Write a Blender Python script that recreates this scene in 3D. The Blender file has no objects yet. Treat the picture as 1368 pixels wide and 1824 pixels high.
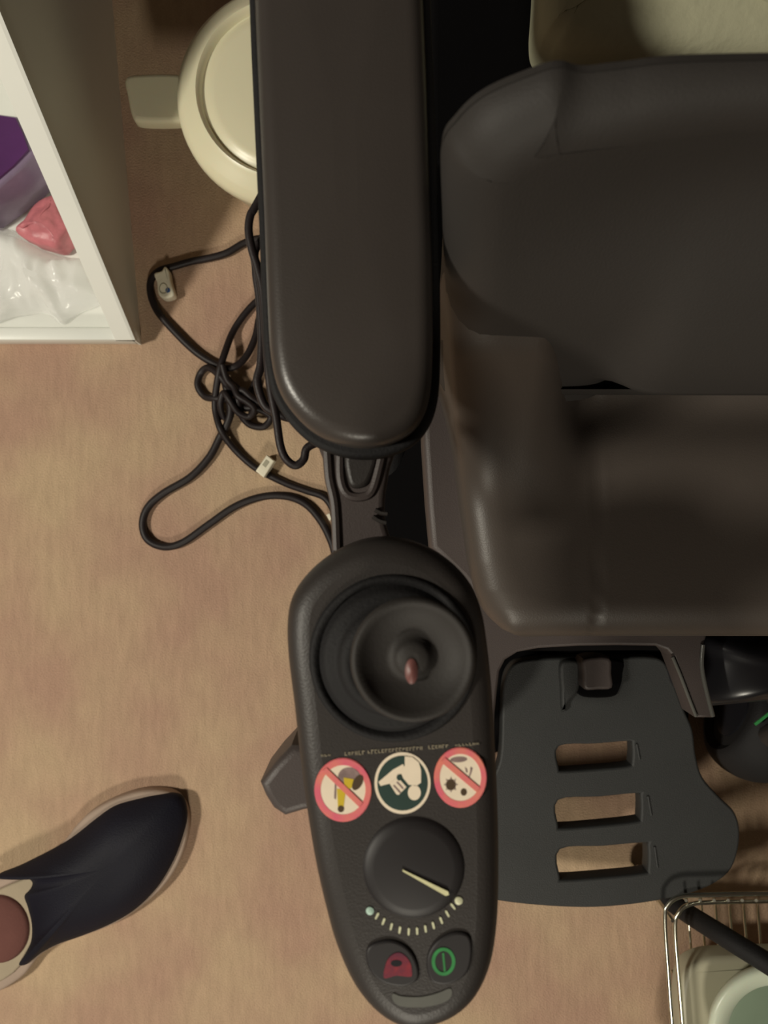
import bpy, bmesh, math, random
from mathutils import Vector, Matrix, noise
random.seed(4)
C = bpy.context.scene
COL = C.collection
PI = math.pi
# ------------------------------------------------------------------ camera
H = 1.12                      # camera height, looking straight down
F = 1378.0                    # focal length in pixels of a 1368x1824 picture
cam = bpy.data.cameras.new('camera'); cam.sensor_fit = 'VERTICAL'; cam.sensor_height = 36.0
cam.lens = F/1824*36.0
cam.clip_start = 0.01
cam.dof.use_dof = True; cam.dof.focus_distance = 0.66; cam.dof.aperture_fstop = 9.0
co = bpy.data.objects.new('camera', cam); COL.objects.link(co)
co.location = (0, 0, H); C.camera = co
# ------------------------------------------------------------------ world, light, exposure
w = bpy.data.worlds.new('world'); C.world = w; w.use_nodes = True
w.node_tree.nodes['Background'].inputs[0].default_value = (0.95, 0.88, 0.92, 1)
w.node_tree.nodes['Background'].inputs[1].default_value = 0.03
C.view_settings.view_transform = 'Standard'; C.view_settings.look = 'None'
C.view_settings.gamma = 1.0; C.view_settings.use_curve_mapping = False
C.view_settings.exposure = 0.0
def area(name, loc, size, power, col, target=(0, 0, 0)):
    l = bpy.data.lights.new(name, 'AREA'); l.shape = 'DISK'; l.size = size; l.energy = power; l.color = col
    o = bpy.data.objects.new(name, l); COL.objects.link(o); o.location = loc
    o.rotation_euler = (Vector(target)-Vector(loc)).to_track_quat('-Z', 'Y').to_euler()
    return o
area('ceiling_lamp_light', (-1.80, -0.30, 2.30), 0.30, 47, (1.0, 0.94, 0.80), (-.3, 0, 0))
area('wall_lamp_light', (-0.05, -1.75, 1.65), 0.30, 17, (1.0, 0.93, 0.78), (0.1, 0, 0))

# ------------------------------------------------------------------ helpers
def P(px, py, z):             # a spot of the photograph, seen at height z -> metres
    return Vector(((px-684)/F*(H-z), (912-py)/F*(H-z), z))
def PX(pts, z): return [P(a, b, z) for a, b in pts]

def srgb(r, g, b):
    f = lambda c: (c/255/12.92) if c/255 <= 0.04045 else ((c/255+0.055)/1.055)**2.4
    return (f(r), f(g), f(b), 1)

def mat(name, col, rough=0.6, spec=0.5, bump=0.0, bscale=200.0, var=0.0, vscale=8.0, metal=0.0,
        trans=0.0, alpha=1.0, coat=0.0, sss=0.0, ior=1.45, col2=None, emit=0.0):
    m = bpy.data.materials.new(name); m.use_nodes = True
    nt = m.node_tree; b = nt.nodes['Principled BSDF']
    b.inputs['Base Color'].default_value = col
    b.inputs['Roughness'].default_value = rough
    b.inputs['Specular IOR Level'].default_value = spec
    b.inputs['Metallic'].default_value = metal
    b.inputs['Transmission Weight'].default_value = trans
    b.inputs['Alpha'].default_value = alpha
    b.inputs['Coat Weight'].default_value = coat
    b.inputs['IOR'].default_value = ior
    if sss:
        b.inputs['Subsurface Weight'].default_value = sss
        b.inputs['Subsurface Scale'].default_value = 0.02
    tc = nt.nodes.new('ShaderNodeTexCoord')
    n = nt.nodes.new('ShaderNodeTexNoise'); n.inputs['Scale'].default_value = vscale; n.inputs['Detail'].default_value = 4
    nt.links.new(tc.outputs['Object'], n.inputs['Vector'])
    mx = nt.nodes.new('ShaderNodeMix'); mx.data_type = 'RGBA'
    c2 = col2 if col2 else tuple(c*(1-var) for c in col[:3])+(1,)
    mx.inputs[6].default_value = col; mx.inputs[7].default_value = c2
    cr = nt.nodes.new('ShaderNodeMapRange'); cr.inputs['From Min'].default_value = .35; cr.inputs['From Max'].default_value = .65
    nt.links.new(n.outputs['Fac'], cr.inputs['Value']); nt.links.new(cr.outputs['Result'], mx.inputs[0])
    nt.links.new(mx.outputs[2], b.inputs['Base Color'])
    if bump:
        n2 = nt.nodes.new('ShaderNodeTexNoise'); n2.inputs['Scale'].default_value = bscale; n2.inputs['Detail'].default_value = 3
        nt.links.new(tc.outputs['Object'], n2.inputs['Vector'])
        bp = nt.nodes.new('ShaderNodeBump'); bp.inputs['Strength'].default_value = bump; bp.inputs['Distance'].default_value = 0.002
        nt.links.new(n2.outputs['Fac'], bp.inputs['Height']); nt.links.new(bp.outputs['Normal'], b.inputs['Normal'])
    return m

M = dict(
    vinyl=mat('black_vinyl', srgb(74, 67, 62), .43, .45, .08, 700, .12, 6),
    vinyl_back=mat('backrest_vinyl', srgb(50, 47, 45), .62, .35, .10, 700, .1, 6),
    vinyl_arm=mat('armrest_vinyl', srgb(62, 57, 54), .32, .5, .06, 800, .10, 6),
    plastic=mat('dark_plastic', srgb(52, 48, 46), .45, .45, .12, 900, .12, 9),
    dark=mat('button_plastic', srgb(38, 35, 36), .5, .4, 0, 1, .08, 9),
    plastic_grey=mat('charcoal_plastic', srgb(74, 66, 64), .48, .45, .12, 900, .1, 9),
    panel=mat('footplate_plastic', srgb(52, 53, 53), .55, .4, .25, 700, .12, 9),
    gloss=mat('glossy_black', srgb(34, 34, 38), .28, .5, 0, 1, .05, 9),
    edge=mat('edge_highlight', srgb(90, 90, 86), .22, .7, 0, 1, .05, 9),  # pale tone painting the highlights along the shroud edges
    rubber=mat('rubber', srgb(30, 29, 30), .7, .3, .2, 500, .15, 12),
    black=mat('matt_black', srgb(9, 8, 9), .9, .1, .1, 300, .1, 12),
    cord=mat('cord_rubber', srgb(34, 27, 28), .5, .4, .1, 900, .1, 12),
    tag=mat('white_tag', srgb(235, 228, 205), .5, .5, .1, 300, .12, 60),
    tagblue=mat('tag_blue', srgb(60, 90, 140), .5, .5),
    taggrey=mat('tag_print', srgb(165, 160, 140), .6, .3),
    bin=mat('white_bin_plastic', srgb(240, 242, 236), .35, .5, .05, 60, .04, 5, sss=.0),
    bowl=mat('cream_plastic', srgb(226, 220, 190), .32, .5, .03, 60, .04, 5, sss=.1),
    purple=mat('purple_pack', srgb(84, 44, 96), .35, .5, .1, 120, .2, 20),
    lavender=mat('lavender_pack', srgb(140, 122, 150), .25, .6, .2, 60, .2, 18),
    pink=mat('pink_pack', srgb(208, 124, 132), .4, .5, .3, 150, .25, 60),
    film=mat('clear_film', (1, 1, 1, 1), .18, .6, .8, 25, 0, 5, alpha=.42),
    cream=mat('cream_cloth', srgb(200, 198, 168), .8, .3, .3, 120, .1, 8),
    sole=mat('grey_sole', srgb(170, 150, 135), .7, .3, .2, 200, .1, 20),
    slipper=mat('navy_fabric', srgb(18, 18, 32), .62, .3, .3, 500, .25, 14),
    insole=mat('beige_insole', srgb(170, 156, 134), .8, .2, .2, 300, .1, 20),
    heel=mat('shaded_insole', srgb(112, 74, 68), .85, .2, .2, 300, .1, 20),  # insole colour with the shade inside the slipper painted in
    chrome=mat('chrome_wire', srgb(225, 225, 210), .22, .6, 0, 1, 0, 5, metal=1.0),
    tub=mat('cream_tub', srgb(172, 168, 146), .45, .5, .05, 80, .06, 9),
    ring=mat('pale_green_bowl', srgb(202, 210, 190), .32, .5, .03, 80, .05, 9, sss=.1),
    ringin=mat('bowl_inside', srgb(120, 136, 116), .45, .4, .03, 80, .1, 9),
    red=mat('red_print', srgb(132, 34, 46), .45, .4, 0, 1, .25, 200, col2=srgb(92, 30, 52)),
    green=mat('green_print', srgb(56, 138, 76), .4, .4, 0, 1, .2, 150),
    greydim=mat('grey_inlay', srgb(92, 92, 86), .5, .4, 0, 1, .1, 90),
    mark=mat('pale_mark', srgb(214, 214, 180), .45, .4, 0, 1, .15, 150),
    markt=mat('pale_mark_cool', srgb(176, 204, 190), .45, .4, 0, 1, .1, 150),
    needle=mat('needle_paint', srgb(220, 216, 170), .45, .4, 0, 1, .15, 200),
    text=mat('worn_lettering', srgb(150, 140, 120), .5, .3, 0, 1, .35, 400),
    s_pink=mat('sticker_pink', srgb(222, 104, 124), .45, .4, 0, 1, .12, 90, col2=srgb(226, 132, 116)),
    s_white=mat('sticker_white', srgb(240, 224, 200), .45, .4, 0, 1, .05, 90),
    s_green=mat('sticker_dark_green', srgb(48, 68, 62), .45, .4, 0, 1, .1, 90),
    s_yellow=mat('sticker_yellow', srgb(206, 178, 50), .45, .4),
    s_dark=mat('sticker_brown', srgb(78, 62, 46), .45, .4),
    s_grey=mat('sticker_grey', srgb(150, 128, 124), .45, .4, 0, 1, .3, 300),
    knob_glint=mat('knob_reflection_paint', srgb(120, 78, 74), .4, .4, 0, 1, .2, 300),  # painted reflection on the joystick knob
    wall=mat('wall_paint', srgb(120, 115, 112), .8, .3, .1, 60, .03, 2),
)

# carpet: fine pile grain over broad wear
def carpet_mat():
    m = bpy.data.materials.new('beige_carpet'); m.use_nodes = True
    nt = m.node_tree; b = nt.nodes['Principled BSDF']; b.inputs['Roughness'].default_value = .95
    b.inputs['Specular IOR Level'].default_value = .1
    L = nt.links.new
    tc = nt.nodes.new('ShaderNodeTexCoord')
    n1 = nt.nodes.new('ShaderNodeTexNoise'); n1.inputs['Scale'].default_value = 5; n1.inputs['Detail'].default_value = 3
    n2 = nt.nodes.new('ShaderNodeTexNoise'); n2.inputs['Scale'].default_value = 420; n2.inputs['Detail'].default_value = 2
    mp = nt.nodes.new('ShaderNodeMapping'); mp.inputs['Scale'].default_value = (90, 22, 30)
    n3 = nt.nodes.new('ShaderNodeTexNoise'); n3.inputs['Scale'].default_value = 1; n3.inputs['Detail'].default_value = 3
    L(tc.outputs['Object'], n1.inputs['Vector']); L(tc.outputs['Object'], n2.inputs['Vector'])
    L(tc.outputs['Object'], mp.inputs['Vector']); L(mp.outputs['Vector'], n3.inputs['Vector'])
    r1 = nt.nodes.new('ShaderNodeValToRGB')
    r1.color_ramp.elements[0].position = .38; r1.color_ramp.elements[0].color = srgb(176, 144, 124)
    r1.color_ramp.elements[1].position = .64; r1.color_ramp.elements[1].color = srgb(188, 163, 134)
    L(n1.outputs['Fac'], r1.inputs['Fac'])
    ad = nt.nodes.new('ShaderNodeMath'); ad.operation = 'ADD'
    L(n2.outputs['Fac'], ad.inputs[0]); L(n3.outputs['Fac'], ad.inputs[1])
    mr = nt.nodes.new('ShaderNodeMapRange'); mr.inputs['From Min'].default_value = .6; mr.inputs['From Max'].default_value = 1.4
    mr.inputs['To Min'].default_value = .86; mr.inputs['To Max'].default_value = 1.1
    L(ad.outputs[0], mr.inputs['Value'])
    mx = nt.nodes.new('ShaderNodeVectorMath'); mx.operation = 'SCALE'
    L(r1.outputs['Color'], mx.inputs[0]); L(mr.outputs['Result'], mx.inputs['Scale'])
    L(mx.outputs[0], b.inputs['Base Color'])
    bp = nt.nodes.new('ShaderNodeBump'); bp.inputs['Strength'].default_value = .5; bp.inputs['Distance'].default_value = .003
    L(ad.outputs[0], bp.inputs['Height']); L(bp.outputs['Normal'], b.inputs['Normal'])
    return m

class MB:                      # collects polygons with materials, then links them as ONE mesh object
    def __init__(s): s.v = []; s.f = []; s.m = []; s.mats = []
    def mi(s, m):
        m = M[m] if isinstance(m, str) else m
        if m not in s.mats: s.mats.append(m)
        return s.mats.index(m)
    def add(s, vs, fs, m):
        k = len(s.v); s.v += [tuple(v) for v in vs]; i = s.mi(m)
        for f in fs: s.f.append(tuple(a+k for a in f)); s.m.append(i)
    def build(s, name, parent=None, smooth=True, ang=40, weld=False):
        me = bpy.data.meshes.new(name); me.from_pydata(s.v, [], s.f)
        for m in s.mats: me.materials.append(m)
        for p, i in zip(me.polygons, s.m): p.material_index = i; p.use_smooth = smooth
        me.update()
        bm = bmesh.new(); bm.from_mesh(me); bmesh.ops.remove_doubles(bm, verts=bm.verts, dist=2e-5) if weld else None; bmesh.ops.recalc_face_normals(bm, faces=bm.faces); bm.to_mesh(me); bm.free()
        if smooth: me.set_sharp_from_angle(angle=math.radians(ang))
        o = bpy.data.objects.new(name, me); COL.objects.link(o)
        if parent:
            o.parent = parent
            if parent.type == 'EMPTY' or True:
                o.matrix_parent_inverse = Matrix.Translation(-base_of(parent))
        return o
BASE = {}
def base_of(o):
    return Vector(o.location) if o.type == 'EMPTY' else Vector((0, 0, 0))

def catmull(pts, n=6, closed=True):
    pts = [Vector(p) for p in pts]; out = []; N = len(pts)
    rng = range(N) if closed else range(N-1)
    for i in rng:
        g = (lambda k: pts[k % N]) if closed else (lambda k: pts[max(0, min(N-1, k))])
        p0, p1, p2, p3 = g(i-1), g(i), g(i+1), g(i+2)
        for j in range(n):
            t = j/n
            out.append(0.5*((2*p1)+(p2-p0)*t+(2*p0-5*p1+4*p2-p3)*t*t+(3*p1-p0-3*p2+p3)*t**3))
    if not closed: out.append(pts[-1])
    return out
def inset(pts, d):            # shift a closed xy outline inward by d
    N = len(pts)
    A = sum(pts[i].x*pts[(i+1) % N].y-pts[(i+1) % N].x*pts[i].y for i in range(N))
    sg = 1 if A > 0 else -1
    out = []
    for i in range(N):
        a, b, c = pts[i-1], pts[i], pts[(i+1) % N]
        t1 = (b-a).to_2d(); t2 = (c-b).to_2d()
        if t1.length < 1e-9 or t2.length < 1e-9: out.append(b.copy()); continue
        t1.normalize(); t2.normalize()
        n = Vector((-(t1.y+t2.y), t1.x+t2.x))
        if n.length < 1e-6: out.append(b.copy()); continue
        n.normalize()
        cs = max(.4, n.dot(Vector((-t1.y, t1.x))))
        n *= sg*d/cs
        out.append(Vector((b.x+n.x, b.y+n.y, b.z)))
    return out
def loft(mb, rings, m, cap0=True, cap1=True, closed=True):
    k = len(rings[0]); vs = [v for r in rings for v in r]; fs = []
    for i in range(len(rings)-1):
        for j in range(k if closed else k-1):
            a = i*k+j; b = i*k+(j+1) % k
            fs.append((a, b, b+k, a+k))
    mb.add(vs, fs, m)
    for r, on in ((rings[0], cap0), (rings[-1], cap1)):
        if on:
            mb.add(r, [tuple(range(k))], m)
def pad(mb, outline, z0, z1, bev, m, n=6, seg=4, smooth=True, bev0=None, dome=0.0):
    o = [Vector((p[0], p[1], 0)) for p in outline]
    if smooth: o = catmull(o, n)
    bev0 = bev*.5 if bev0 is None else bev0
    rings = []
    def at(r, z): return [Vector((p.x, p.y, z)) for p in r]
    if bev0 > 0:
        for i in range(seg):
            a = PI/2*i/seg
            rings.append(at(inset(o, bev0*(1-math.sin(a))), z0+bev0*(1-math.cos(a))))
    rings.append(at(o, z0+bev0)); 
    for i in range(0, seg+1):
        a = PI/2*i/seg
        rings.append(at(inset(o, bev*(1-math.cos(a))), z1-bev+bev*math.sin(a)))
    if dome:
        top = rings[-1]; c = sum(top, Vector())/len(top)
        for i in range(1, 6):
            s = 1-i/6.0
            rings.append([Vector((c.x+(p.x-c.x)*s, c.y+(p.y-c.y)*s, z1+dome*(1-s*s))) for p in top])
    loft(mb, rings, m)
def tube(mb, pts, r, m, seg=10, n=6, closed=False):
    p = catmull(pts, n, closed) if n > 1 else [Vector(q) for q in pts]
    N = len(p); up = Vector((0, 0, 1)); rings = []
    prev = None
    for i in range(N):
        a = p[i-1] if (i > 0 or closed) else p[i]; b = p[(i+1) % N] if (i < N-1 or closed) else p[i]
        t = (b-a).normalized()
        if prev is None:
            x = t.cross(up)
            if x.length < .1: x = t.cross(Vector((1, 0, 0)))
        else:
            x = prev-t*prev.dot(t)
        x.normalize(); prev = x; y = t.cross(x)
        rr = r(i/(N-1)) if callable(r) else r
        rings.append([p[i]+x*rr*math.cos(2*PI*k/seg)+y*rr*math.sin(2*PI*k/seg) for k in range(seg)])
    if closed:
        rings.append(rings[0]); loft(mb, rings, m, False, False)
    else: loft(mb, rings, m)
def lathe(mb, prof, c, m, seg=40, sx=1, sy=1, mtx=None):
    c = Vector(c); rings = []
    for r, z in prof:
        ring = [Vector((r*sx*math.cos(2*PI*k/seg), r*sy*math.sin(2*PI*k/seg), z)) for k in range(seg)]
        if mtx: ring = [mtx @ v for v in ring]
        rings.append([v+c for v in ring])
    loft(mb, rings, m)
def prism(mb, pts, z0, z1, m):
    a = [Vector((p[0], p[1], z0)) for p in pts]; b = [Vector((p[0], p[1], z1)) for p in pts]
    loft(mb, [a, b], m)
def rbox(mb, c, size, bev, m, rotz=0, seg=2):
    bm = bmesh.new(); bmesh.ops.create_cube(bm, size=1)
    for v in bm.verts: v.co = Vector((v.co.x*size[0], v.co.y*size[1], v.co.z*size[2]))
    if bev: bmesh.ops.bevel(bm, geom=bm.edges[:]+bm.verts[:], offset=bev, segments=seg, affect='EDGES', profile=.5)
    R = Matrix.Rotation(rotz, 3, 'Z'); c = Vector(c)
    bm.verts.ensure_lookup_table()
    mb.add([R @ v.co+c for v in bm.verts], [tuple(v.index for v in f.verts) for f in bm.faces], m); bm.free()
def holed(name, outer, holes, z0, z1, bev, m, parent):   # plate with real openings
    cu = bpy.data.curves.new(name, 'CURVE'); cu.dimensions = '2D'; cu.fill_mode = 'BOTH'
    cu.extrude = (z1-z0)/2-bev; cu.bevel_depth = bev; cu.bevel_resolution = 2; cu.offset = -bev
    for lp in [outer]+holes:
        s = cu.splines.new('POLY'); s.points.add(len(lp)-1); s.use_cyclic_u = True
        for q, p in zip(s.points, lp): q.co = (p.x, p.y, 0, 1)
    t = bpy.data.objects.new('tmp', cu); COL.objects.link(t)
    dg = bpy.context.evaluated_depsgraph_get(); dg.update()
    me = bpy.data.meshes.new_from_object(t.evaluated_get(dg)); bpy.data.objects.remove(t)
    for v in me.vertices: v.co.z += (z0+z1)/2
    me.name = name; me.materials.clear(); me.materials.append(M[m])
    for p in me.polygons: p.use_smooth = True
    me.set_sharp_from_angle(angle=math.radians(40))
    o = bpy.data.objects.new(name, me); COL.objects.link(o)
    if parent: o.parent = parent; o.matrix_parent_inverse = Matrix.Translation(-base_of(parent))
    return o
def tag(o, label, cat, group=None):
    o['label'] = label; o['category'] = cat
    if group: o['group'] = group
    return o
def thing(name, loc, label, cat, group=None):
    o = bpy.data.objects.new(name, None); COL.objects.link(o); o.location = loc; o.empty_display_size = .05
    return tag(o, label, cat, group)
def slab(name, lo, hi, m):
    mb = MB(); c = [(a+b)/2 for a, b in zip(lo, hi)]; rbox(mb, c, [b-a for a, b in zip(lo, hi)], 0, m)
    o = mb.build(name, smooth=False); o['kind'] = 'structure'; return o

# ------------------------------------------------------------------ the room
M['carpet'] = carpet_mat()
slab('floor', (-2.4, -2.6, -.05), (2.4, 2.2, 0), 'carpet')
slab('wall_left', (-2.5, -2.7, -.05), (-2.4, 2.3, 2.45), 'wall')
slab('wall_right', (2.4, -2.7, -.05), (2.5, 2.3, 2.45), 'wall')
slab('wall_back', (-2.4, 2.2, -.05), (2.4, 2.3, 2.45), 'wall')
slab('wall_front', (-2.4, -2.7, -.05), (2.4, -2.6, 2.45), 'wall')
slab('ceiling', (-2.4, -2.6, 2.4), (2.4, 2.2, 2.5), 'wall')

# ------------------------------------------------------------------ the power wheelchair
XC = 0.28
chair = thing('power_wheelchair', (XC, .1, 0), 'large black power wheelchair with joystick armrest filling the right of the picture', 'wheelchair')

def outline_sym(left):        # left half, front to back -> closed outline mirrored about the chair's centre
    return left+[Vector((2*XC-p.x, p.y, p.z)) for p in reversed(left)]

# base shell and wheels
mb = MB()
pad(mb, [(-.03, -.115), (.0, -.14), (.1, -.15), (.28, -.15), (.46, -.15), (.56, -.14), (.59, -.115), (.6, .05), (.59, .24), (.56, .26), (.28, .27), (.0, .26), (-.03, .24), (-.04, .05)],
    .09, .30, .02, 'black')
base = mb.build('base_shroud', chair)
mb = MB(); rbox(mb, (XC, .06, .385), (.16, .16, .18), .01, 'black'); mb.build('seat_post', chair)
def wheel(c, r, wd, rot, mk=False):
    mb = MB(); prof = []
    for i in range(-7, 8):
        a = i/7*PI/2; prof.append((r-.022+.022*math.cos(a), wd/2*math.sin(a)))
    prof = [(r*.45, -wd*.42), (r*.6, -wd*.40)]+prof+[(r*.6, wd*.40), (r*.45, wd*.42)]
    mt = Matrix.Rotation(rot, 3, 'Z') @ Matrix.Rotation(PI/2, 3, 'Y')
    lathe(mb, prof, c, 'rubber', 48, mtx=mt)
    w_ = mb.build('wheel', chair)
    mb = MB(); lathe(mb, [(r*.1, -wd*.46), (r*.44, -wd*.45), (r*.45, wd*.45), (r*.1, wd*.46)], c, 'gloss', 24, mtx=mt)
    mb.build('wheel_hub', w_)
    return w_
RW = .165
wheel((-.005, .13, RW), RW, .055, 0); wheel((.565+.0, .13, RW), RW, .055, 0)
cw = wheel((.503, -.283, .078), .078, .085, math.radians(-24))
wheel((.483-.41, -.281, .07), .07, .06, math.radians(20))
mb = MB(); a = P(1358, 1285, .165); rbox(mb, (a.x+.001, a.y+.002, .1615), (.022, .0035, .002), 0, 'green', math.radians(38)); g_ = mb.build('green_mark', cw)
for sx in (.483, .073):
    mb = MB(); tube(mb, [(sx, -.281, .12 if sx < .3 else .15), (sx, -.25, .2), (sx*.85+.042, -.20, .22), (sx*.8+.056, -.13, .22)], .014, 'plastic'); mb.build('caster_fork', chair)

# front shroud round the footplate (arch) and the glossy panel beside it
arch = PX([(800, 1060), (1300, 1060), (1268, 1105), (1254, 1150), (1252, 1185), (1258, 1225), (1272, 1279), (1240, 1279), (1226, 1240), (1212, 1203), (1200, 1172), (1188, 1158), (1168, 1151),
           (1100, 1150), (1030, 1151), (960, 1155), (922, 1162), (900, 1176), (890, 1196), (886, 1230), (882, 1270), (880, 1330), (866, 1335), (835, 1330), (820, 1230), (805, 1140)], .34)
holed('front_shroud', arch, [], .30, .34, .003, 'plastic_grey', chair)
mb = MB()
tube(mb, PX([(1252, 1148), (1250, 1185), (1257, 1225), (1270, 1276)], .341), .0022, 'edge'); mb.build('shroud_highlight', chair)  # pale tubes here and below draw the highlights on the strut
mb = MB()
tube(mb, PX([(1198, 1170), (1212, 1203), (1226, 1240), (1240, 1276)], .341), .0018, 'edge'); mb.build('shroud_highlight', chair)
mb = MB()
FA = catmull([Vector((p.x, p.y, 0)) for p in PX([(1256, 1130), (1256, 1175), (1260, 1220), (1270, 1262), (1290, 1278), (1330, 1277), (1400, 1270), (1480, 1266), (1530, 1255), (1545, 1200), (1540, 1130), (1400, 1122)], .335)], 5)
fc = P(1400, 1190, .3); rr = [[Vector((p.x, p.y, .22)) for p in FA]]
for k in range(12):
    q = 1-k/12*.98; rr.append([Vector((fc.x+(p.x-fc.x)*q, fc.y+(p.y-fc.y)*q, .285+.045*(1-q**3))) for p in FA])
loft(mb, rr, 'gloss')
mb.build('side_fairing', chair)

# black bracket seen in the gap round the footplate, then the footplate with three slots
mb = MB()
pad(mb, PX([(872, 1345), (874, 1190), (910, 1152), (1060, 1142), (1180, 1144), (1205, 1165), (1228, 1262), (1228, 1296), (1060, 1290)], .105), .06, .105, .004, 'black', smooth=False)
mb.build('footplate_bracket', chair)
fo = catmull(PX([(893, 1330), (896, 1230), (908, 1190), (935, 1176), (1000, 1172), (1100, 1171), (1160, 1171), (1184, 1180), (1198, 1210), (1218, 1262), (1234, 1300), (1240, 1345), (1252, 1385),
                 (1282, 1420), (1308, 1446), (1318, 1478), (1314, 1520), (1298, 1555), (1262, 1580), (1210, 1597), (1140, 1610), (1060, 1617), (980, 1615), (900, 1607), (860, 1597),
                 (830, 1570), (818, 1520), (815, 1475), (830, 1440), (865, 1400), (885, 1370)], .14), 4)
def slot(x0, y0, x1, y1, sk):
    return catmull(PX([(x0, y0), ((x0+x1)/2, y0-sk*.5), (x1-7, y0-sk), (x1, y0-sk+6), (x1, y1-sk-7), (x1-8, y1-sk), ((x0+x1)/2, y1-sk*.4), (x0+8, y1), (x0, y1-6)], .14), 4)
SL = [slot(996, 1330, 1126, 1374, 9), slot(995, 1426, 1141, 1476, 12), slot(998, 1514, 1154, 1568, 12)]
foot = holed('footplate', fo, [list(reversed(s)) for s in SL], .115, .14, .003, 'panel', chair)
for (x0, y0, x1, y1) in ((1134, 1325, 1139, 1352), (1154, 1418, 1160, 1452), (1166, 1508, 1171, 1545)):
    mb = MB(); tube(mb, PX([(x0, y0), (x1, y1)], .1405), .0016, 'panel', 8, 1); mb.build('rib', foot)
mb = MB(); pad(mb, PX([(1000, 1182), (1030, 1178), (1034, 1205), (1030, 1232), (1014, 1250), (1003, 1270), (1000, 1230)], .15), .138, .15, .004, 'panel', 4); mb.build('latch_prong', foot)
mb = MB()
pad(mb, PX([(1018, 1176), (1104, 1176), (1110, 1200), (1104, 1228), (1090, 1242), (1040, 1242), (1024, 1226), (1016, 1200)], .146), .138, .146, .003, 'black', 4)
mb.build('latch_collar', foot)
mb = MB(); pad(mb, PX([(1040, 1174), (1086, 1172), (1090, 1200), (1091, 1226), (1066, 1229), (1041, 1228), (1039, 1200)], .175), .14, .175, .004, 'plastic_grey', 3)
mb.build('footplate_latch', foot)

# side skirt of the seat pan
mb = MB()
pad(mb, [Vector((2*XC-p.x, p.y, p.z)) if False else p for p in PX([(751, 700), (753, 790), (760, 900), (767, 978), (792, 1002), (822, 1030), (846, 1062), (880, 1090), (900, 700)], .475)], .44, .475, .006, 'plastic_grey', smooth=False)
mb.build('seat_skirt', chair)
mb = MB()
pad(mb, [Vector((2*XC-p.x, p.y, p.z)) for p in PX([(751, 700), (753, 790), (760, 900), (767, 978), (792, 1002), (822, 1030), (846, 1062), (880, 1090), (900, 700)], .475)], .44, .475, .006, 'plastic_grey', smooth=False)
mb.build('seat_skirt', chair)
mb = MB(); pad(mb, outline_sym(PX([(850, 1060), (840, 1100), (860, 1135)], .45)+[]) + [], .42, .45, .003, 'plastic_grey', smooth=False)
# seat cushion (curved pad, welted seam lines)
def seat_z(x, y):
    u = (x-XC)/.225
    z = .502+.014*max(0, abs(u)-.55)**2*6
    for xs in (.171, .389):
        z -= .0022*math.exp(-((x-xs)/.0022)**2)
    t = min(1, max(0, (abs(u)-.50)/.26)); yy = min(y, .104); z += (.100*max(0, yy/.10)**2.0+max(0, y-.104)*1.2)*t*t*(3-2*t); z -= .016*math.exp(-((y-.085)/.028)**2)*min(1, max(0, (.66-abs(u))/.12))
    return z
PROF = [(-.1038, .150), (-.1032, .166), (-.1012, .174), (-.0972, .182), (-.0900, .190), (-.0780, .1985), (-.0631, .2055), (-.040, .211), (.0055, .2178), (.0512, .2235), (.097, .2275), (.145, .231)]
def half(y):
    if y <= PROF[0][0]: return PROF[0][1]
    for (a, b), (c, d) in zip(PROF, PROF[1:]):
        if y <= c: return b+(d-b)*(y-a)/(c-a)
    return PROF[-1][1]
def seat():
    mb = MB(); K = 96; R_ = .032; rows = []
    ys_ = [-.1038+.2488*(j/90)**1.5 for j in range(91)]
    for y in ys_:
        W = half(y); row = []
        for k in range(K+1):
            q = k/K*2-1; u = math.sin(q*PI/2)*.55+q*.45
            a = (1-abs(u))*W+1e-5; b = (y+.1038)+1e-5
            d = (a**-3+b**-3)**(-1/3)
            x = XC+u*W; z = seat_z(x, y)
            if d < R_: z -= (R_-math.sqrt(max(0, R_*R_-(R_-d)**2)))
            x = XC+(x-XC)*(1+max(0, z-.51)*.42)
            row.append(Vector((x, y, z)))
        rows.append([Vector((row[0].x, y, .442))]+row+[Vector((row[-1].x, y, .442))])
    f = rows[0]; rows = [[Vector((p.x, p.y, .442)) for p in f]]+rows+[[Vector((p.x, p.y, .442)) for p in rows[-1]]]
    loft(mb, rows, 'vinyl', False, False, closed=False)
    return mb.build('seat_cushion', chair, ang=75, weld=True)
seat()

# backrest: reclined moulded pad
T = math.radians(17)
def back_pt(u, s, n):         # u across, s up the back, n in front of it
    return Vector((XC+u, .092+s*math.sin(T)-n*math.cos(T), .555+s*math.cos(T)+n*math.sin(T)))
bo = [(-.238, -.03), (-.239, 0), (-.240, .03), (-.241, .065), (-.243, .10), (-.248, .155), (-.2525, .211), (-.247, .229), (-.236, .243), (-.217, .254), (-.2065, .2575), (-.196, .255), (-.180, .257), (-.150, .2605), (-.06, .262)]
bo = [Vector((a, b, 0)) for a, b in bo]
bo = catmull(bo, 7, False); bo = bo+[Vector((-p.x, p.y, 0)) for p in reversed(bo)]
def back_n(u, s):
    side = max(0, abs(u)-.13)/.12
    hollow = -.020*math.exp(-((s-.19)/.06)**2)*math.exp(-(u/.19)**4)
    b = 1/(1+math.exp((abs(u)-.112)/.007))
    st = min(1, max(0, (s-.002)/.016)); st = st*st*(3-2*st)
    fall = math.exp(-(max(0, s-.03)/.075)**2)
    lum = b*((.016*fall) if s > .018 else (.016*st-.018*(1-st)))
    return .006*side**2+hollow+lum
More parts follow.
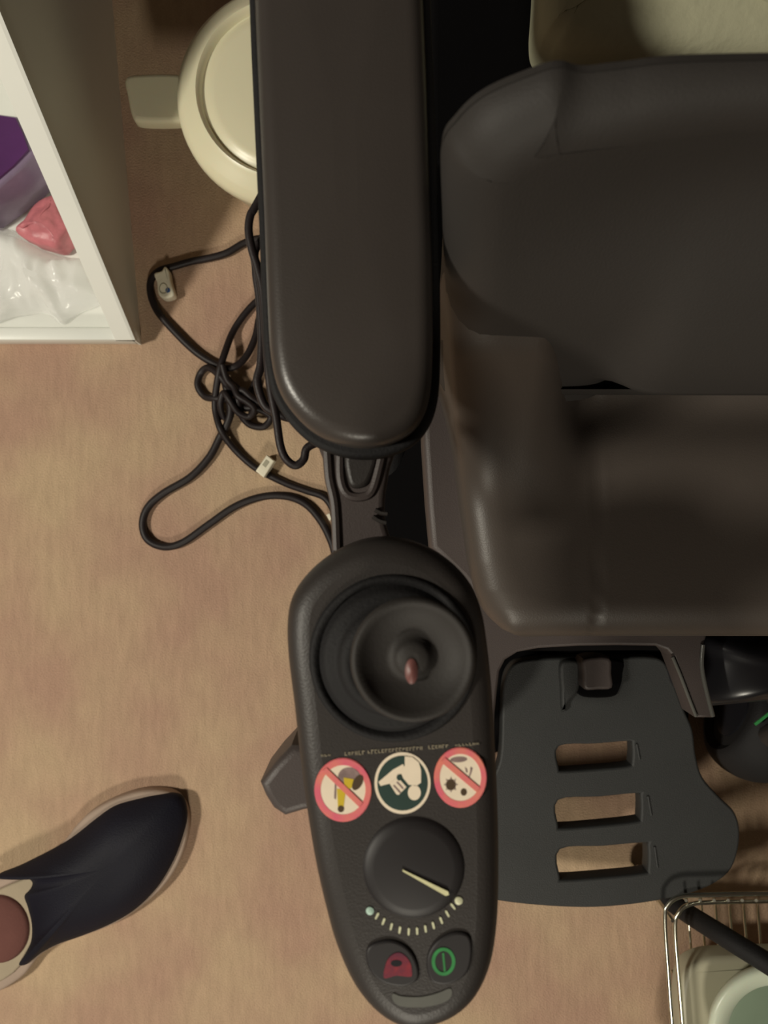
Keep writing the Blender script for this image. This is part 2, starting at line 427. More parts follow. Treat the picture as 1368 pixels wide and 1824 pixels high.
def backrest():
    mb = MB(); rings = []
    for i in range(5):
        a = PI/2*i/4; r = inset(bo, .02*(1-math.sin(a))); rings.append([back_pt(p.x, p.y, -.075+.045*min(1, max(0, (p.y-.1)/.12))+.01*(1-math.cos(a))) for p in r])
    for i in range(7):
        a = PI/2*i/6; r = inset(bo, .030*(1-math.cos(a)))
        rings.append([back_pt(p.x, p.y, -.024+(back_n(p.x, p.y)+.024)*math.sin(a)) for p in r])
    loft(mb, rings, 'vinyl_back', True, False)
    r = inset(bo, .030); N = len(r); rows = []
    for i in range(N//2):
        a = r[i]; b = r[N-1-i]; K = 64
        rows.append([back_pt(a.x+(b.x-a.x)*k/K, a.y, back_n(a.x+(b.x-a.x)*k/K, a.y)) for k in range(K+1)])
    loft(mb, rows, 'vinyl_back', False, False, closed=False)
    return mb.build('backrest', chair, ang=70, weld=True)
bk = backrest()
mb = MB(); rbox(mb, (XC, .17, .50), (.30, .03, .12), .006, 'black'); mb.build('back_frame', chair)

# armrest with its dark under-tray
AO = [(441, -250), (444, 0), (452, 200), (461, 400), (467, 560), (473, 650), (488, 710), (518, 757), (558, 792), (608, 812), (660, 817), (710, 806), (750, 780), (775, 735),
      (784, 660), (784, 500), (780, 350), (775, 200), (767, 0), (760, -250), (700, -330), (600, -350), (500, -330)]
def armrest(mirror=False):
    fl = (lambda p: Vector((2*XC-p.x, p.y, p.z))) if mirror else (lambda p: p)
    o = [fl(p) for p in PX(AO, .675)]
    mb = MB(); pad(mb, o, .662, .677, .003, 'rubber', 6); tr = mb.build('armrest_tray', chair)
    o2 = inset(catmull([Vector((p.x, p.y, 0)) for p in o], 6), .0055)
    mb = MB(); pad(mb, o2, .676, .700, .0105, 'vinyl_arm', smooth=False, seg=7, bev0=.002, dome=.0025); ar = mb.build('armrest_pad', chair, ang=60)
    mb = MB(); x = -.02 if not mirror else 2*XC+.02
    rbox(mb, (x, .20, .655), (.05, .26, .014), .003, 'plastic')
    mb.build('armrest_rail', chair)
    mb = MB(); rbox(mb, (x, .243, .475), (.028, .024, .35), .004, 'plastic'); mb.build('armrest_post', chair)
    return ar
armrest(); armrest(True)
# stalk carrying the joystick pod
mb = MB()
pad(mb, PX([(572, 770), (700, 770), (693, 840), (686, 885), (687, 930), (697, 985), (640, 1010), (600, 1000), (594, 940), (588, 890), (578, 830)], .655), .632, .655, .004, 'plastic_grey', 5)
st = mb.build('control_stalk', chair)
mb = MB(); tube(mb, PX([(606, 790), (606, 850), (618, 880), (645, 885), (664, 870), (682, 800)], .655), .0028, 'plastic_grey', 8); mb.build('stalk_rim', st)
mb = MB(); tube(mb, PX([(582, 790), (586, 850), (596, 900), (600, 980)], .655), .0028, 'plastic_grey', 8); mb.build('stalk_rim', st)
mb = MB(); pad(mb, PX([(616, 800), (672, 800), (660, 855), (640, 870), (620, 860)], .658), .65, .658, .003, 'plastic', 4); mb.build('stalk_insert', st)
for (a, b, c_, d) in ((668, 908, 690, 915), (664, 920, 688, 931)):
    mb = MB(); tube(mb, PX([(a, b), ((a+c_)/2, (b+d)/2+2), (c_, d)], .657), .0014, 'plastic', 6); mb.build('cable_tie', st)
mb = MB()
pad(mb, PX([(462, 1396), (488, 1362), (518, 1330), (560, 1330), (575, 1440), (540, 1446), (507, 1456), (486, 1442), (472, 1420)], .66), .61, .66, .005, 'plastic_grey', smooth=False)
mb.build('mount_knob', chair)

# ---- joystick pod
ZT = .712                     # top face of the pod
CO = [(512, 1110), (520, 1065), (545, 1025), (585, 990), (640, 964), (695, 958), (750, 970), (800, 998), (838, 1040), (858, 1090), (868, 1150), (876, 1230), (882, 1330), (887, 1450), (888, 1560),
      (885, 1640), (874, 1710), (850, 1765), (812, 1802), (762, 1822), (718, 1822), (672, 1797), (632, 1750), (600, 1680), (580, 1610), (562, 1530), (547, 1440), (535, 1350), (524, 1250), (514, 1170)]
mb = MB(); o = [Vector((p.x, p.y, 0)) for p in PX(CO, .70)]
pad(mb, o, .665, ZT, .013, 'plastic', 4, 6, bev0=.008)
pod = mb.build('joystick_pod', chair, ang=60)
jb = P(700, 1172, ZT)
mb = MB()
lathe(mb, [(.0445, ZT-.001), (.0440, ZT+.0015), (.0425, ZT+.003), (.0405, ZT+.0025), (.039, ZT+.0005), (.037, ZT+.003), (.034, ZT+.007), (.031, ZT+.006), (.028, ZT+.010), (.025, ZT+.015), (.022, ZT+.014),
           (.019, ZT+.02), (.012, ZT+.03), (.010, ZT+.04)], (jb.x, jb.y, 0), 'rubber', 64)
mb.build('joystick_gaiter', pod, ang=80)
jk = P(736, 1176, .762)
mb = MB()
lathe(mb, [(.008, .742), (.016, .747), (.026, .752), (.0290, .757), (.0292, .760), (.0280, .7625), (.0262, .7625), (.0240, .760), (.019, .7565), (.013, .7545), (.0095, .7545), (.0085, .7575), (.006, .7590), (.003, .7594)],
      (jk.x, jk.y, 0), 'vinyl_back', 64)
jn = mb.build('joystick_knob', pod, ang=80)
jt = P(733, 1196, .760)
mb = MB(); lathe(mb, [(.0035, .7565), (.0033, .7600), (.0016, .7612), (.0004, .7615)], (jt.x, jt.y, 0), 'knob_glint', 20, sx=.9, sy=1.8); mb.build('joystick_reflection', pod)  # pink-brown oval painted in for a reflection in the knob's dish

# ---- stickers: flat prints, one mesh each
def lay(mb, pts, z, m, th=.00012):
    prism(mb, pts, z-th, z, m)
def ell(cx, cy, rx, ry, z, n=40, a0=0, rot=0):
    r = []
    for k in range(n):
        a = 2*PI*k/n; x, y = rx*math.cos(a), ry*math.sin(a)
        c, s = math.cos(rot), math.sin(rot)
        r.append(P(cx+x*c-y*s, cy+x*s+y*c, z))
    return r
def ringpoly(mb, cx, cy, ro, ri, z, m, n=48, rot=0):
    a = ell(cx, cy, ro[0], ro[1], z, n, rot=rot); b = ell(cx, cy, ri[0], ri[1], z, n, rot=rot)
    a0 = [v-Vector((0, 0, .0003)) for v in a]
    b0 = [v-Vector((0, 0, .0003)) for v in b]
    loft(mb, [a0, a, b, b0], m, False, False)
Z0 = ZT+.0004
def L(k): return Z0+.00015*k
mb = MB()                      # left: red prohibition ring over a bulb-like figure
lay(mb, ell(611, 1407, 51, 57, L(0)), L(0), 's_pink', .0006)
lay(mb, ell(611, 1407, 47, 52, L(1)), L(1), 's_white'); ringpoly(mb, 611, 1407, (50, 55), (40, 44), L(2), 's_pink')
lay(mb, ell(622, 1384, 20, 17, L(2)), L(2), 's_grey'); lay(mb, ell(637, 1394, 8, 15, L(3), rot=.5), L(3), 's_dark')
lay(mb, PX([(600, 1405), (616, 1407), (612, 1438), (602, 1438)], L(2)), L(2), 's_yellow')
lay(mb, PX([(612, 1385), (630, 1388), (626, 1404), (614, 1407)], L(3)), L(3), 's_yellow')
lay(mb, ell(607, 1441, 5.5, 6, L(3)), L(3), 's_dark')
lay(mb, PX([(596, 1396), (599, 1396), (598, 1424), (595, 1422)], L(3)), L(3), 's_grey')
lay(mb, PX([(574, 1374), (582, 1368), (646, 1430), (640, 1438)], L(5)), L(5), 's_pink')
s = mb.build('warning_sticker', pod, smooth=False); s['label'] = 'round red prohibition sticker with a yellow figure'
mb = MB()                      # middle: dark disc, white reading figure head down
lay(mb, ell(717, 1395, 50, 55, L(0)), L(0), 's_white', .0006); lay(mb, ell(717, 1395, 45, 49, L(1)), L(1), 's_green')
lay(mb, PX([(721, 1347), (735, 1349), (746, 1358), (750, 1372), (750, 1394), (742, 1400), (728, 1398), (718, 1386), (713, 1374), (721, 1364)], L(3)), L(3), 's_white')
lay(mb, PX([(678, 1400), (674, 1393), (700, 1371), (718, 1361), (722, 1372), (710, 1382), (697, 1395)], L(2)), L(2), 's_white')
lay(mb, ell(738, 1412, 11.5, 13.5, L(3)), L(3), 's_white')
lay(mb, PX([(694, 1396), (708, 1384), (724, 1402), (710, 1416), (706, 1415)], L(3)), L(3), 's_white')
lay(mb, PX([(700, 1400), (702, 1398), (714, 1411), (712, 1413)], L(4)), L(4), 's_grey')
lay(mb, PX([(706, 1394), (708, 1392), (719, 1404), (717, 1406)], L(4)), L(4), 's_grey')
lay(mb, ell(711, 1385, 4.5, 5.5, L(4)), L(4), 's_green')
s = mb.build('warning_sticker', pod, smooth=False); s['label'] = 'round dark sticker with a white figure reading a booklet, head down'
mb = MB()                      # right: prohibition ring over rain and dots
lay(mb, ell(820, 1385, 47, 54, L(0)), L(0), 's_pink', .0006)
lay(mb, ell(820, 1385, 43, 49, L(1)), L(1), 's_white'); ringpoly(mb, 820, 1385, (46, 52), (37, 42), L(2), 's_pink')
lay(mb, ell(817, 1353, 15, 5, L(2), rot=-.05), L(2), 's_grey')
lay(mb, ell(803, 1398, 9, 10, L(2)), L(2), 's_dark'); lay(mb, ell(826, 1411, 5.5, 6.5, L(2)), L(2), 's_dark')
for k in range(8):
    a = k*PI/4; lay(mb, PX([(803+8*math.cos(a)-1.5*math.sin(a), 1398+9*math.sin(a)+1.5*math.cos(a)), (803+13*math.cos(a), 1398+14*math.sin(a)), (803+8*math.cos(a)+1.5*math.sin(a), 1398+9*math.sin(a)-1.5*math.cos(a))], L(3)), L(3), 's_grey')
for pts in ([(828, 1366), (832, 1370), (833, 1376), (830, 1376)], [(838, 1366), (842, 1368), (840, 1376), (836, 1386), (834, 1385), (837, 1376)]): lay(mb, PX(pts, L(2)), L(2), 's_grey')
lay(mb, PX([(786, 1358), (793, 1350), (855, 1403), (849, 1411)], L(5)), L(5), 's_pink')
s = mb.build('warning_sticker', pod, smooth=False); s['label'] = 'round red prohibition sticker with falling drops and dots'
# worn lettering too faint to read: small strokes
mb = MB(); random.seed(11)
def yline(x): return 1346-(x-572)*.077
for x0, x1, hh in ((572, 593, 5), (614, 650, 8), (655, 757, 8), (763, 798, 8), (811, 855, 5)):
    x = x0
    while x < x1-3:
        wd_ = 5; y = yline(x); h = hh*random.uniform(.6, 1.0)
        c = random.randint(0, 3)
        lay(mb, PX([(x, y-h/2), (x+1.8, y-h/2), (x+1.8, y+h/2), (x, y+h/2)], Z0), Z0, 'text', .0003)
        if c in (0, 2): lay(mb, PX([(x, y-h/2), (x+4.5, y-h/2), (x+4.5, y-h/2+1.8), (x, y-h/2+1.8)], Z0), Z0+.00005, 'text', .0003)
        if c in (1, 2): lay(mb, PX([(x, y+h/2-1.8), (x+4.5, y+h/2-1.8), (x+4.5, y+h/2), (x, y+h/2)], Z0), Z0+.00005, 'text', .0003)
        if c == 3: lay(mb, PX([(x+3, y-h/2), (x+4.6, y-h/2), (x+4.6, y+h/2), (x+3, y+h/2)], Z0), Z0+.00005, 'text', .0003)
        x += 6.2
s = mb.build('lettering', pod, smooth=False); s['label'] = 'faint worn line of lettering'

# ---- speed dial with pointer, arc of marks
dc = P(737, 1545, ZT)
mb = MB(); prof = [(.0275, ZT-.001), (.0265, ZT+.0005), (.0245, ZT+.0016), (.0220, ZT+.0024), (.0205, ZT+.0027), (.002, ZT+.0030), (.0185, ZT+.010), (.0170, ZT+.0115), (.004, ZT+.0118)]
lathe(mb, prof[:6], (dc.x, dc.y, 0), 'dark', 64); d_ = mb.build('speed_dial', pod, ang=60)
def bar(name, a, b, wa, wb, z, m, parent, th=.0012):
    mb = MB(); a = Vector((a[0], a[1])); b = Vector((b[0], b[1])); d = (b-a).normalized(); n = Vector((-d.y, d.x))
    pts = [a+n*wa/2, a+d*-wa/2, a-n*wa/2, b-n*wb/2, b+d*wb/2, b+n*wb/2]
    prism(mb, PX([(p.x, p.y) for p in pts], z), z-th, z, m); return mb.build(name, parent, smooth=False)
bar('dial_pointer', (718, 1551), (796, 1592), 3, 9, ZT+.0040, 'needle', pod, .003)
marks = [(659, 1622), (671.5, 1632), (683, 1642), (697, 1651), (712, 1657), (728, 1660), (743, 1659), (758, 1655), (772, 1649), (786, 1640), (797, 1628), (807, 1615), (817, 1604)]
for i, (x, y) in enumerate(marks):
    if i in (0, 12):
        mb = MB(); lathe(mb, [(.0022, ZT-.0004), (.0021, ZT+.0006), (.0008, ZT+.0010)], P(x, y, 0)*0+Vector((P(x, y, ZT).x, P(x, y, ZT).y, 0)), 'markt' if i == 0 else 'mark', 14); mb.build('dial_mark', pod)
    else:
        d = Vector((x-735, y-1558)).normalized()
        d = Vector((d.x*.6, d.y)).normalized()
        bar('dial_mark', (x-d.x*5, y-d.y*5), (x+d.x*5, y+d.y*5), 4.2, 3.4, ZT+.0005, 'mark', pod, .0009)
# ---- two buttons in a V recess, pale inlay
def button(pts, label):
    mb = MB(); pad(mb, PX(pts, ZT+.002), ZT-.002, ZT+.0016, .0015, 'dark', 5); o = mb.build('button', pod); o['label'] = label; return o
b1 = button([(655, 1690), (690, 1676), (722, 1686), (742, 1712), (746, 1744), (720, 1760), (680, 1752), (656, 1726)], 'dark button with a red horn mark')
b2 = button([(760, 1712), (776, 1680), (808, 1662), (836, 1668), (842, 1700), (832, 1736), (800, 1756), (768, 1750)], 'dark button with a green power mark')
ZB = ZT+.0019
mb = MB(); lay(mb, catmull(PX([(684, 1742), (687, 1718), (696, 1703), (710, 1697), (722, 1703), (731, 1716), (734, 1736), (728, 1740), (706, 1738)], ZB), 4), ZB, 'red', .0004)
lay(mb, ell(706, 1716, 10, 6, ZB+.0001), ZB+.0001, 'gloss', .0002)
mb.build('horn_symbol', pod, smooth=False)
mb = MB(); ringpoly(mb, 790, 1713, (21, 25), (15, 19), ZB, 'green'); lay(mb, PX([(787.5, 1698), (791, 1697), (794, 1730), (790.5, 1731)], ZB), ZB, 'green', .0004)
mb.build('power_symbol', pod, smooth=False)
mb = MB(); lay(mb, catmull(PX([(700, 1770), (716, 1775), (750, 1776), (780, 1769), (802, 1761), (804, 1774), (790, 1786), (756, 1794), (716, 1793), (701, 1784)], Z0), 4), Z0, 'greydim', .0004)
mb.build('front_inlay', pod, smooth=False)
# pod cable hanging down the side of the armrest
mb = MB()
tube(mb, PX([(640, 60), (520, 250), (457, 364), (446, 384), (443, 412), (449, 445), (459, 478), (468, 520), (474, 600), (480, 680), (492, 745), (499, 792), (509, 817), (526, 829), (541, 818), (549, 796), (590, 780)], .625), .0027, 'cord', 10)
mb.build('control_cable', chair)
mb = MB()
tube(mb, PX([(560, 350), (463, 430), (456, 480), (462, 530), (466, 600), (464, 650), (458, 680), (470, 720), (490, 735), (520, 745), (570, 740)], .615), .0028, 'cord', 10)
mb.build('control_cable', chair)

# ------------------------------------------------------------------ loose cords on the carpet
def cordmesh(parent, name, pts, zs, r=.0048):
    mb = MB(); z = zs if isinstance(zs, list) else [zs]*len(pts)
    tube(mb, [P(a, b, c) for (a, b), c in zip(pts, z)], r, 'cord', 10, 6); return mb.build(name, parent)
t1 = thing('extension_lead', (P(300, 560, 0).x, P(300, 560, 0).y, 0), 'thin black cord from the armrest round the blue-spotted white clip on the carpet', 'cord')
cordmesh(t1, 'cable', [(520, 440), (470, 425), (437, 432), (405, 450), (375, 459), (340, 466), (312, 474), (285, 482), (270, 497), (268, 522), (281, 555), (314, 594), (350, 628), (383, 648), (412, 655), (437, 637), (455, 600), (466, 557), (500, 520)],
         [.006]*11+[.008, .008, .010, .020, .016, .010, .006, .006], .0052)
c = P(291, 503, .015)
mb = MB(); pad(mb, PX([(274, 487), (287, 482), (293, 474), (300, 482), (303, 500), (310, 523), (302, 530), (290, 531), (281, 522), (279, 503)], .02), .002, .02, .003, 'tag', 3); tg = mb.build('cable_tag', t1)
tg['label'] = 'white plastic clip with a small blue dot'
mb = MB(); lathe(mb, [(.0036, .0195), (.0034, .0206)], P(299, 517, .02)*1-Vector((0, 0, .02)), 'tagblue', 14); mb.build('blue_dot', tg)
mb = MB(); tube(mb, [P(291+7*math.cos(a), 514+9*math.sin(a), .0205) for a in [k*PI/5 for k in range(10)]], .0006, 'taggrey', 6, 3, True); mb.build('print_ring', tg)
t2 = thing('extension_lead', (P(300, 930, 0).x, P(300, 930, 0).y, 0), 'thick black cord making the long loop nearest the joystick pod on the carpet', 'cord')
cordmesh(t2, 'cable', [(455, 740), (430, 700), (408, 680), (398, 665), (403, 690), (411, 730), (404, 757), (393, 776), (373, 814), (339, 850), (292, 878), (264, 903), (254, 933), (263, 961), (292, 974), (326, 966), (372, 934), (419, 902), (466, 885), (509, 884), (543, 897), (568, 923), (586, 955), (597, 990), (600, 1040)],
         [.006, .012, .012, .02, .02, .018, .014, .008]+[.006]*17, .0055)
t3 = thing('extension_lead', (P(440, 800, 0).x, P(440, 800, 0).y, 0), 'black cord with a white rectangular tag running to the stalk under the joystick pod', 'cord')
cordmesh(t3, 'cable', [(520, 500), (466, 530), (437, 558), (415, 591), (401, 627), (391, 660), (384, 702), (384, 733), (394, 767), (415, 797), (444, 825), (470, 842), (509, 861), (545, 874), (580, 888), (600, 925), (606, 960)],
         [.006, .006, .006, .008, .024, .028, .018, .014, .018, .008, .006, .006, .006, .006, .008, .008, .006], .0050)
mb = MB(); pad(mb, PX([(455, 839), (475, 810), (489, 821), (470, 851)], .022), .002, .022, .002, 'tag', smooth=False); tg = mb.build('cable_tag', t3); tg['label'] = 'white rectangular tag'
mb = MB(); prism(mb, PX([(467, 828), (474, 818), (480, 823), (473, 833)], .0225), .0215, .0224, 'taggrey'); mb.build('print_patch', tg, smooth=False)
mb = MB(); pad(mb, PX([(581, 917), (587, 914), (592, 924), (587, 928)], .02), .004, .02, .001, 'tag', smooth=False); mb.build('cable_tag', t3)
t4 = thing('extension_lead', (P(440, 720, 0).x, P(440, 720, 0).y, 0), 'black cord knotted in small tight loops at the middle of the tangle beside the armrest', 'cord')
cordmesh(t4, 'cable', [(540, 600), (480, 640), (462, 665), (447, 697), (430, 706), (410, 694), (392, 670), (372, 655), (358, 664), (352, 686), (364, 706), (384, 710), (408, 712), (432, 726), (458, 728), (482, 742), (470, 760), (446, 757), (430, 740), (424, 718), (430, 695), (452, 712), (480, 725), (520, 740)],
         [.006, .006, .006, .01, .016, .02, .026, .014, .006, .006, .008, .018, .022, .018, .02, .012, .01, .01, .018, .026, .03, .03, .02, .006], .0050)
t5 = thing('extension_lead', (P(410, 720, 0).x, P(410, 720, 0).y, 0), 'short doubled length of black cord bunched inside the tangle beside the armrest', 'cord')
cordmesh(t5, 'cable', [(396, 650), (404, 676), (416, 690), (424, 706), (440, 716), (452, 728), (444, 742), (424, 735), (408, 712), (398, 700), (392, 722), (398, 745)],
         [.032, .03, .032, .036, .036, .034, .026, .03, .034, .03, .024, .012], .0046)

# ------------------------------------------------------------------ open-front white bin and what lies in it
bx = thing('storage_bin', (P(0, 300, 0).x, P(0, 300, 0).y, 0), 'open-front white plastic bin with sloping side at the left edge', 'bin')
Bf = P(240, 606, .030)        # front right corner of the lip
xr0, yr0 = Bf.x, Bf.y
def side_x(y): return xr0-(y-yr0)*.085
def rim_z(y): return .030+(y-yr0)*1.42
ys = [yr0+k*.02 for k in range(0, 32)]
TH = .004
def side(name, sx):
    mb = MB(); A = []; 
    for y in ys: A.append((y, sx(y)))
    rings = []
    for y, x in A:
        z1 = min(rim_z(y), .52)
        rings.append([Vector((x, y, 0)), Vector((x, y, z1)), Vector((x-TH, y, z1)), Vector((x-TH, y, 0))])
    loft(mb, rings, 'bin'); return mb.build(name, bx, smooth=False)
side('side_panel', side_x)
side('side_panel', lambda y: -.86)
mb = MB()                      # flange along the sloping rim, then across the front lip
rings = []
for y in ys:
    x = side_x(y); z1 = min(rim_z(y), .52)
    rings.append([Vector((x+.001, y-.0, z1-.006)), Vector((x+.001, y, z1+.001)), Vector((x-.003, y, z1+.003)), Vector((x-.027, y, z1+.001)), Vector((x-.028, y, z1-.004))])
loft(mb, rings, 'bin'); mb.build('rim_flange', bx, smooth=False)
mb = MB(); rbox(mb, ((xr0-.86)/2, yr0+.009, .0165), (.86+xr0, .018, .030), .003, 'bin'); mb.build('front_lip', bx)
mb = MB(); prism(mb, [(-.856, yr0+.01), (xr0-.005, yr0+.01), (xr0-.057, yr0+.615), (-.856, yr0+.615)], .003, .010, 'bin'); mb.build('bottom_panel', bx)
mb = MB(); rbox(mb, ((xr0-.86)/2-.03, yr0+.616, .26), (.86+xr0-.065, .008, .52), .001, 'bin'); mb.build('back_panel', bx)

def crumple(o, amp, sc, zmin=0.0):
    for v in o.data.vertices:
        n = noise.noise_vector(v.co*sc); v.co.x += n.x*amp; v.co.y += n.y*amp
        v.co.z = max(zmin, v.co.z+n.z*amp)
mb = MB(); ZP = .10
pad(mb, PX([(-120, 190), (-40, 196), (34, 206), (48, 236), (60, 270), (30, 302), (-10, 336), (-60, 370), (-130, 330)], ZP), .012, ZP, .008, 'lavender', smooth=False, seg=4)
pp = mb.build('gift_bag', None, ang=30); crumple(pp, .002, 18, .011)
tag(pp, 'shiny purple packet with lavender sides in the white bin', 'packet')
mb = MB(); prism(mb, inset([Vector((p.x, p.y, 0)) for p in PX([(-120, 190), (-40, 196), (34, 206), (48, 236), (60, 270), (30, 302), (-10, 336), (-60, 370), (-130, 330)], ZP)], .005), ZP-.004, ZP+.0035, 'purple'); q = mb.build('top_panel', pp, smooth=False)
pp.name = 'packet'
mb = MB(); pad(mb, PX([(92, 345), (106, 372), (119, 402), (108, 424), (96, 436), (70, 430), (46, 424), (22, 406), (36, 388), (58, 362)], .06), .011, .06, .012, 'pink', 4, 5, dome=.008)
pk = mb.build('packet'); crumple(pk, .004, 45, .0105); tag(pk, 'crumpled rose pink packet next to the purple one in the white bin', 'packet')
def film_bag(pts, z1, label, seed):
    mb = MB(); o = catmull([Vector((p.x, p.y, 0)) for p in PX(pts, z1)], 6); c = sum(o, Vector())/len(o); rings = []
    for k in range(15):
        s = 1-k/15.0*.97
        rings.append([Vector((c.x+(p.x-c.x)*s, c.y+(p.y-c.y)*s, .013+(z1-.013)*(1-s**3))) for p in o])
    loft(mb, rings, 'film', False, True); o = mb.build('plastic_bag')
    for v in o.data.vertices:
        n = noise.noise_vector(v.co*28+Vector((seed, 0, 0))); m2 = noise.noise(Vector((v.co.x*90, v.co.y*25, seed)))
        e = min(1, max(0, (v.co.z-.014)/.02))
        v.co.x += n.x*.006*e; v.co.y += n.y*.006*e; v.co.z = max(.0115, v.co.z+(n.z*.010+m2*.010)*e)
    return tag(o, label, 'bag')
film_bag([(-60, 395), (-20, 385), (30, 415), (90, 440), (135, 445), (158, 480), (172, 520), (120, 545), (90, 565), (60, 545), (10, 550), (-60, 555)], .055, 'crinkled clear plastic bag lying in the front of the white bin', 3)

# ------------------------------------------------------------------ round cream tub with side handle behind the armrest
bc = P(508, 158, .18)
tub = thing('round_tub', (bc.x, bc.y, 0), 'round cream plastic tub with a side handle, half hidden behind the armrest', 'tub')
R = .137
mb = MB(); lathe(mb, [(R*.74, .0), (R*.76, .002), (R*.96, .140), (R, .150), (R, .158), (R*.985, .166), (R*.93, .173), (R*.86, .177), (R*.82, .182), (R*.79, .184), (R*.765, .181), (R*.745, .174), (R*.72, .174), (R*.69, .178), (R*.62, .180), (R*.3, .182), (R*.02, .182)], (bc.x, bc.y, 0), 'bowl', 72)
mb.build('tub_body', tub, ang=50)
mb = MB(); pad(mb, PX([(222, 138), (250, 130), (330, 132), (345, 160), (345, 205), (320, 216), (250, 216), (234, 205), (226, 170)], .15), .13, .15, .006, 'bowl', 4); mb.build('tub_handle', tub)

# ------------------------------------------------------------------ black trunk behind the chair, folded cream cloth on it
tr = thing('trunk', (.40, .44, 0), 'matt black box standing on the floor behind the wheelchair', 'box')
mb = MB(); pad(mb, [(.045, .300), (.75, .300), (.75, .66), (.045, .66)], 0, .43, .008, 'black', smooth=False); mb.build('trunk_body', tr)
mb = MB(); pad(mb, [(.04, .295), (.755, .295), (.755, .665), (.04, .665)], .43, .46, .006, 'black', smooth=False); mb.build('trunk_lid', tr)
mb = MB()
o_ = [P(972, -60, .53), P(970, 0, .53), P(974, 34, .53), P(992, 50, .53), P(1020, 64, .53), P(1100, 72, .53), P(1300, 74, .53), P(1500, 74, .53), P(1530, 40, .53), P(1530, -250, .53), P(1300, -270, .53), P(1000, -260, .53), P(976, -200, .53)]
pad(mb, o_, .4605, .53, .022, 'cream', 5, 6, dome=.012)
cl = mb.build('folded_towel'); crumple(cl, .003, 12, .4604); tag(cl, 'folded cream cloth on the black box at the top right', 'towel')

# ------------------------------------------------------------------ navy slipper at the lower left
sh = thing('slipper', (P(180, 1550, 0).x, P(180, 1550, 0).y, 0), 'navy slipper with pale sole and beige insole on the carpet at the lower left', 'shoe')
so = PX([(318, 1416), (290, 1406), (250, 1407), (205, 1421), (165, 1443), (138, 1468), (112, 1500), (60, 1536), (0, 1562), (-60, 1600), (-110, 1660), (-120, 1720), (-80, 1770), (-20, 1770), (40, 1738),
         (72, 1700), (108, 1679), (156, 1662), (210, 1640), (256, 1610), (296, 1572), (322, 1530), (336, 1482), (335, 1445)], .012)
mb = MB(); pad(mb, so, 0, .020, .005, 'sole', 5, 4, bev0=.003); mb.build('sole', sh)
mb = MB(); pad(mb, inset(catmull([Vector((p.x, p.y, 0)) for p in so], 3), .013), .019, .024, .003, 'insole', smooth=False); ins = mb.build('insole', sh)
mb = MB(); hp = P(-6, 1658, .03); lathe(mb, [(.044, .022), (.0435, .026), (.040, .030), (.02, .034), (.002, .035)], (hp.x, hp.y, 0), 'heel', 40, sy=1.1); q = mb.build('insole_shade', ins); q['label'] = 'reddish brown disc painted as shade on the insole'  # brown disc stands for the insole lying in shadow
mb = MB()
uo = catmull(PX([(324, 1428), (308, 1418), (278, 1420), (240, 1428), (200, 1440), (165, 1464), (130, 1492), (96, 1514), (60, 1533), (25, 1550), (-6, 1562), (-10, 1569), (18, 1567), (40, 1566), (54, 1575), (50, 1588),
          (40, 1600), (46, 1620), (53, 1650), (52, 1680), (42, 1702), (30, 1722), (44, 1722), (70, 1702), (100, 1686), (140, 1672), (190, 1652), (238, 1624), (278, 1584), (306, 1538), (322, 1496), (330, 1462)], .03), 4)
cc = P(205, 1530, .03); rings = []
rings.append([Vector((p.x, p.y, .016)) for p in uo])
for k in range(0, 13):
    s = 1-k/13.0*.98; h = .024+.036*(1-s**2.6)
    rings.append([Vector((cc.x+(p.x-cc.x)*s, cc.y+(p.y-cc.y)*s, h)) for p in uo])
loft(mb, rings, 'slipper', False, True); mb.build('upper', sh, ang=70)

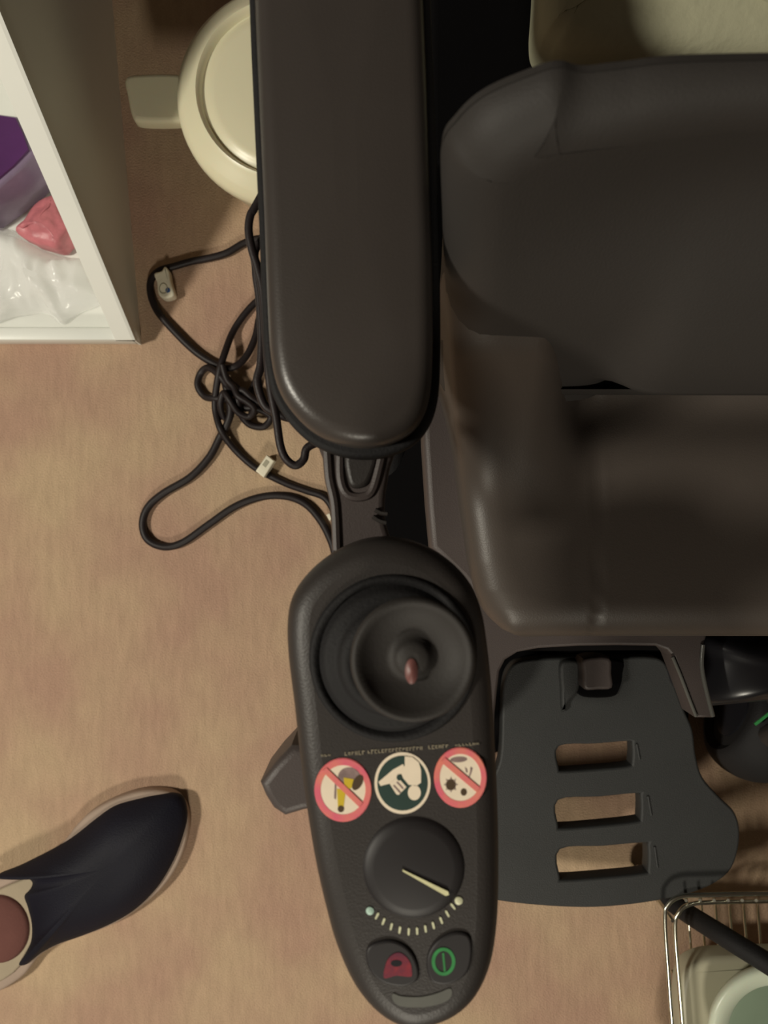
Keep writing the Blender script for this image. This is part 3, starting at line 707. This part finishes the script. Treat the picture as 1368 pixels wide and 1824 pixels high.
# ------------------------------------------------------------------ wire rack, its contents, and the black cane across it
rk = thing('wire_rack', (P(1300, 1800, 0).x, P(1300, 1800, 0).y, 0), 'chrome wire rack with close parallel rods at the bottom right corner', 'rack')
def rod(name, pts, r, n=6, closed=False):
    mb = MB(); tube(mb, pts, r, 'chrome', 10, n, closed); return mb.build(name, rk)
ZR = .16
rod('rim_wire', PX([(1188, 2050), (1200, 1900), (1192, 1760), (1184, 1640), (1190, 1612), (1212, 1597), (1260, 1594), (1420, 1590), (1650, 1586)], ZR), .0028)
rod('rim_wire', PX([(1236, 2050), (1222, 1900), (1210, 1760), (1202, 1655), (1208, 1628), (1226, 1612), (1270, 1607), (1420, 1604), (1650, 1600)], ZR-.035), .0028)
for i in range(15):
    x = 1222+i*25; y0 = 1604
    a = P(x, y0, ZR-.002); b = P(x+2, y0+8, .075); c1 = P(x+26, 1900, .07); c2 = P(x+36, 2050, .07)
    rod('shelf_wire', [a, b, (b+c1)/2, c1, c2], .0019, 4)
rod('cross_wire', PX([(1195, 1730), (1300, 1728), (1650, 1722)], .073), .0022)
rod('cross_wire', PX([(1205, 1900), (1300, 1898), (1650, 1892)], .073), .0022)
for (x, y) in ((1194, 1634), (1232, 2050), (1600, 1620), (1600, 2050)):
    p = P(x, y, .15); rod('leg', [Vector((p.x, p.y, 0)), Vector((p.x, p.y, .158))], .0025, 1)
ct = thing('food_container', (P(1290, 1790, .08).x, P(1290, 1790, .08).y, .078), 'cream rounded tray sitting on the wire rack', 'tray')
mb = MB()
pad(mb, PX([(1216, 2010), (1213, 1850), (1212, 1775), (1222, 1732), (1252, 1712), (1310, 1706), (1500, 1704), (1530, 1722), (1535, 1850), (1530, 2010)], .11), .0765, .11, .008, 'tub', 4, 5); mb.build('tray_body', ct)
rb = P(1380, 1838, .15)
mb = MB(); lathe(mb, [(.05, .111), (.055, .112), (.0800, .140), (.0850, .150), (.0840, .156), (.0790, .158), (.0700, .156), (.0600, .150), (.0555, .146)], (rb.x, rb.y, 0), 'ring', 64)
bw = mb.build('bowl', ang=70); tag(bw, 'pale green bowl with a thick rim on the cream tray', 'bowl')
mb = MB(); lathe(mb, [(.0565, .1470), (.053, .1475), (.03, .1472), (.001, .1471)], (rb.x, rb.y, 0), 'ringin', 48); mb.build('bowl_contents', bw)
cn = thing('walking_cane', (P(1190, 1600, 0).x, P(1190, 1600, 0).y, 0), 'black cane slanting from under the footplate across the wire rack', 'cane')
mb = MB(); tube(mb, [P(1150, 1566, .028), P(1200, 1610, .06), P(1290, 1668, .145), P(1380, 1724, .19), P(1480, 1790, .235), P(1650, 1900, .29)], .0125, 'rubber', 16); mb.build('shaft', cn)
mb = MB(); a = P(1150, 1566, .028); d = (a-P(1200, 1610, .06)).normalized(); tube(mb, [a-d*.01, a, a+d*.012], .0155, 'black', 16, 1); mb.build('rubber_tip', cn)
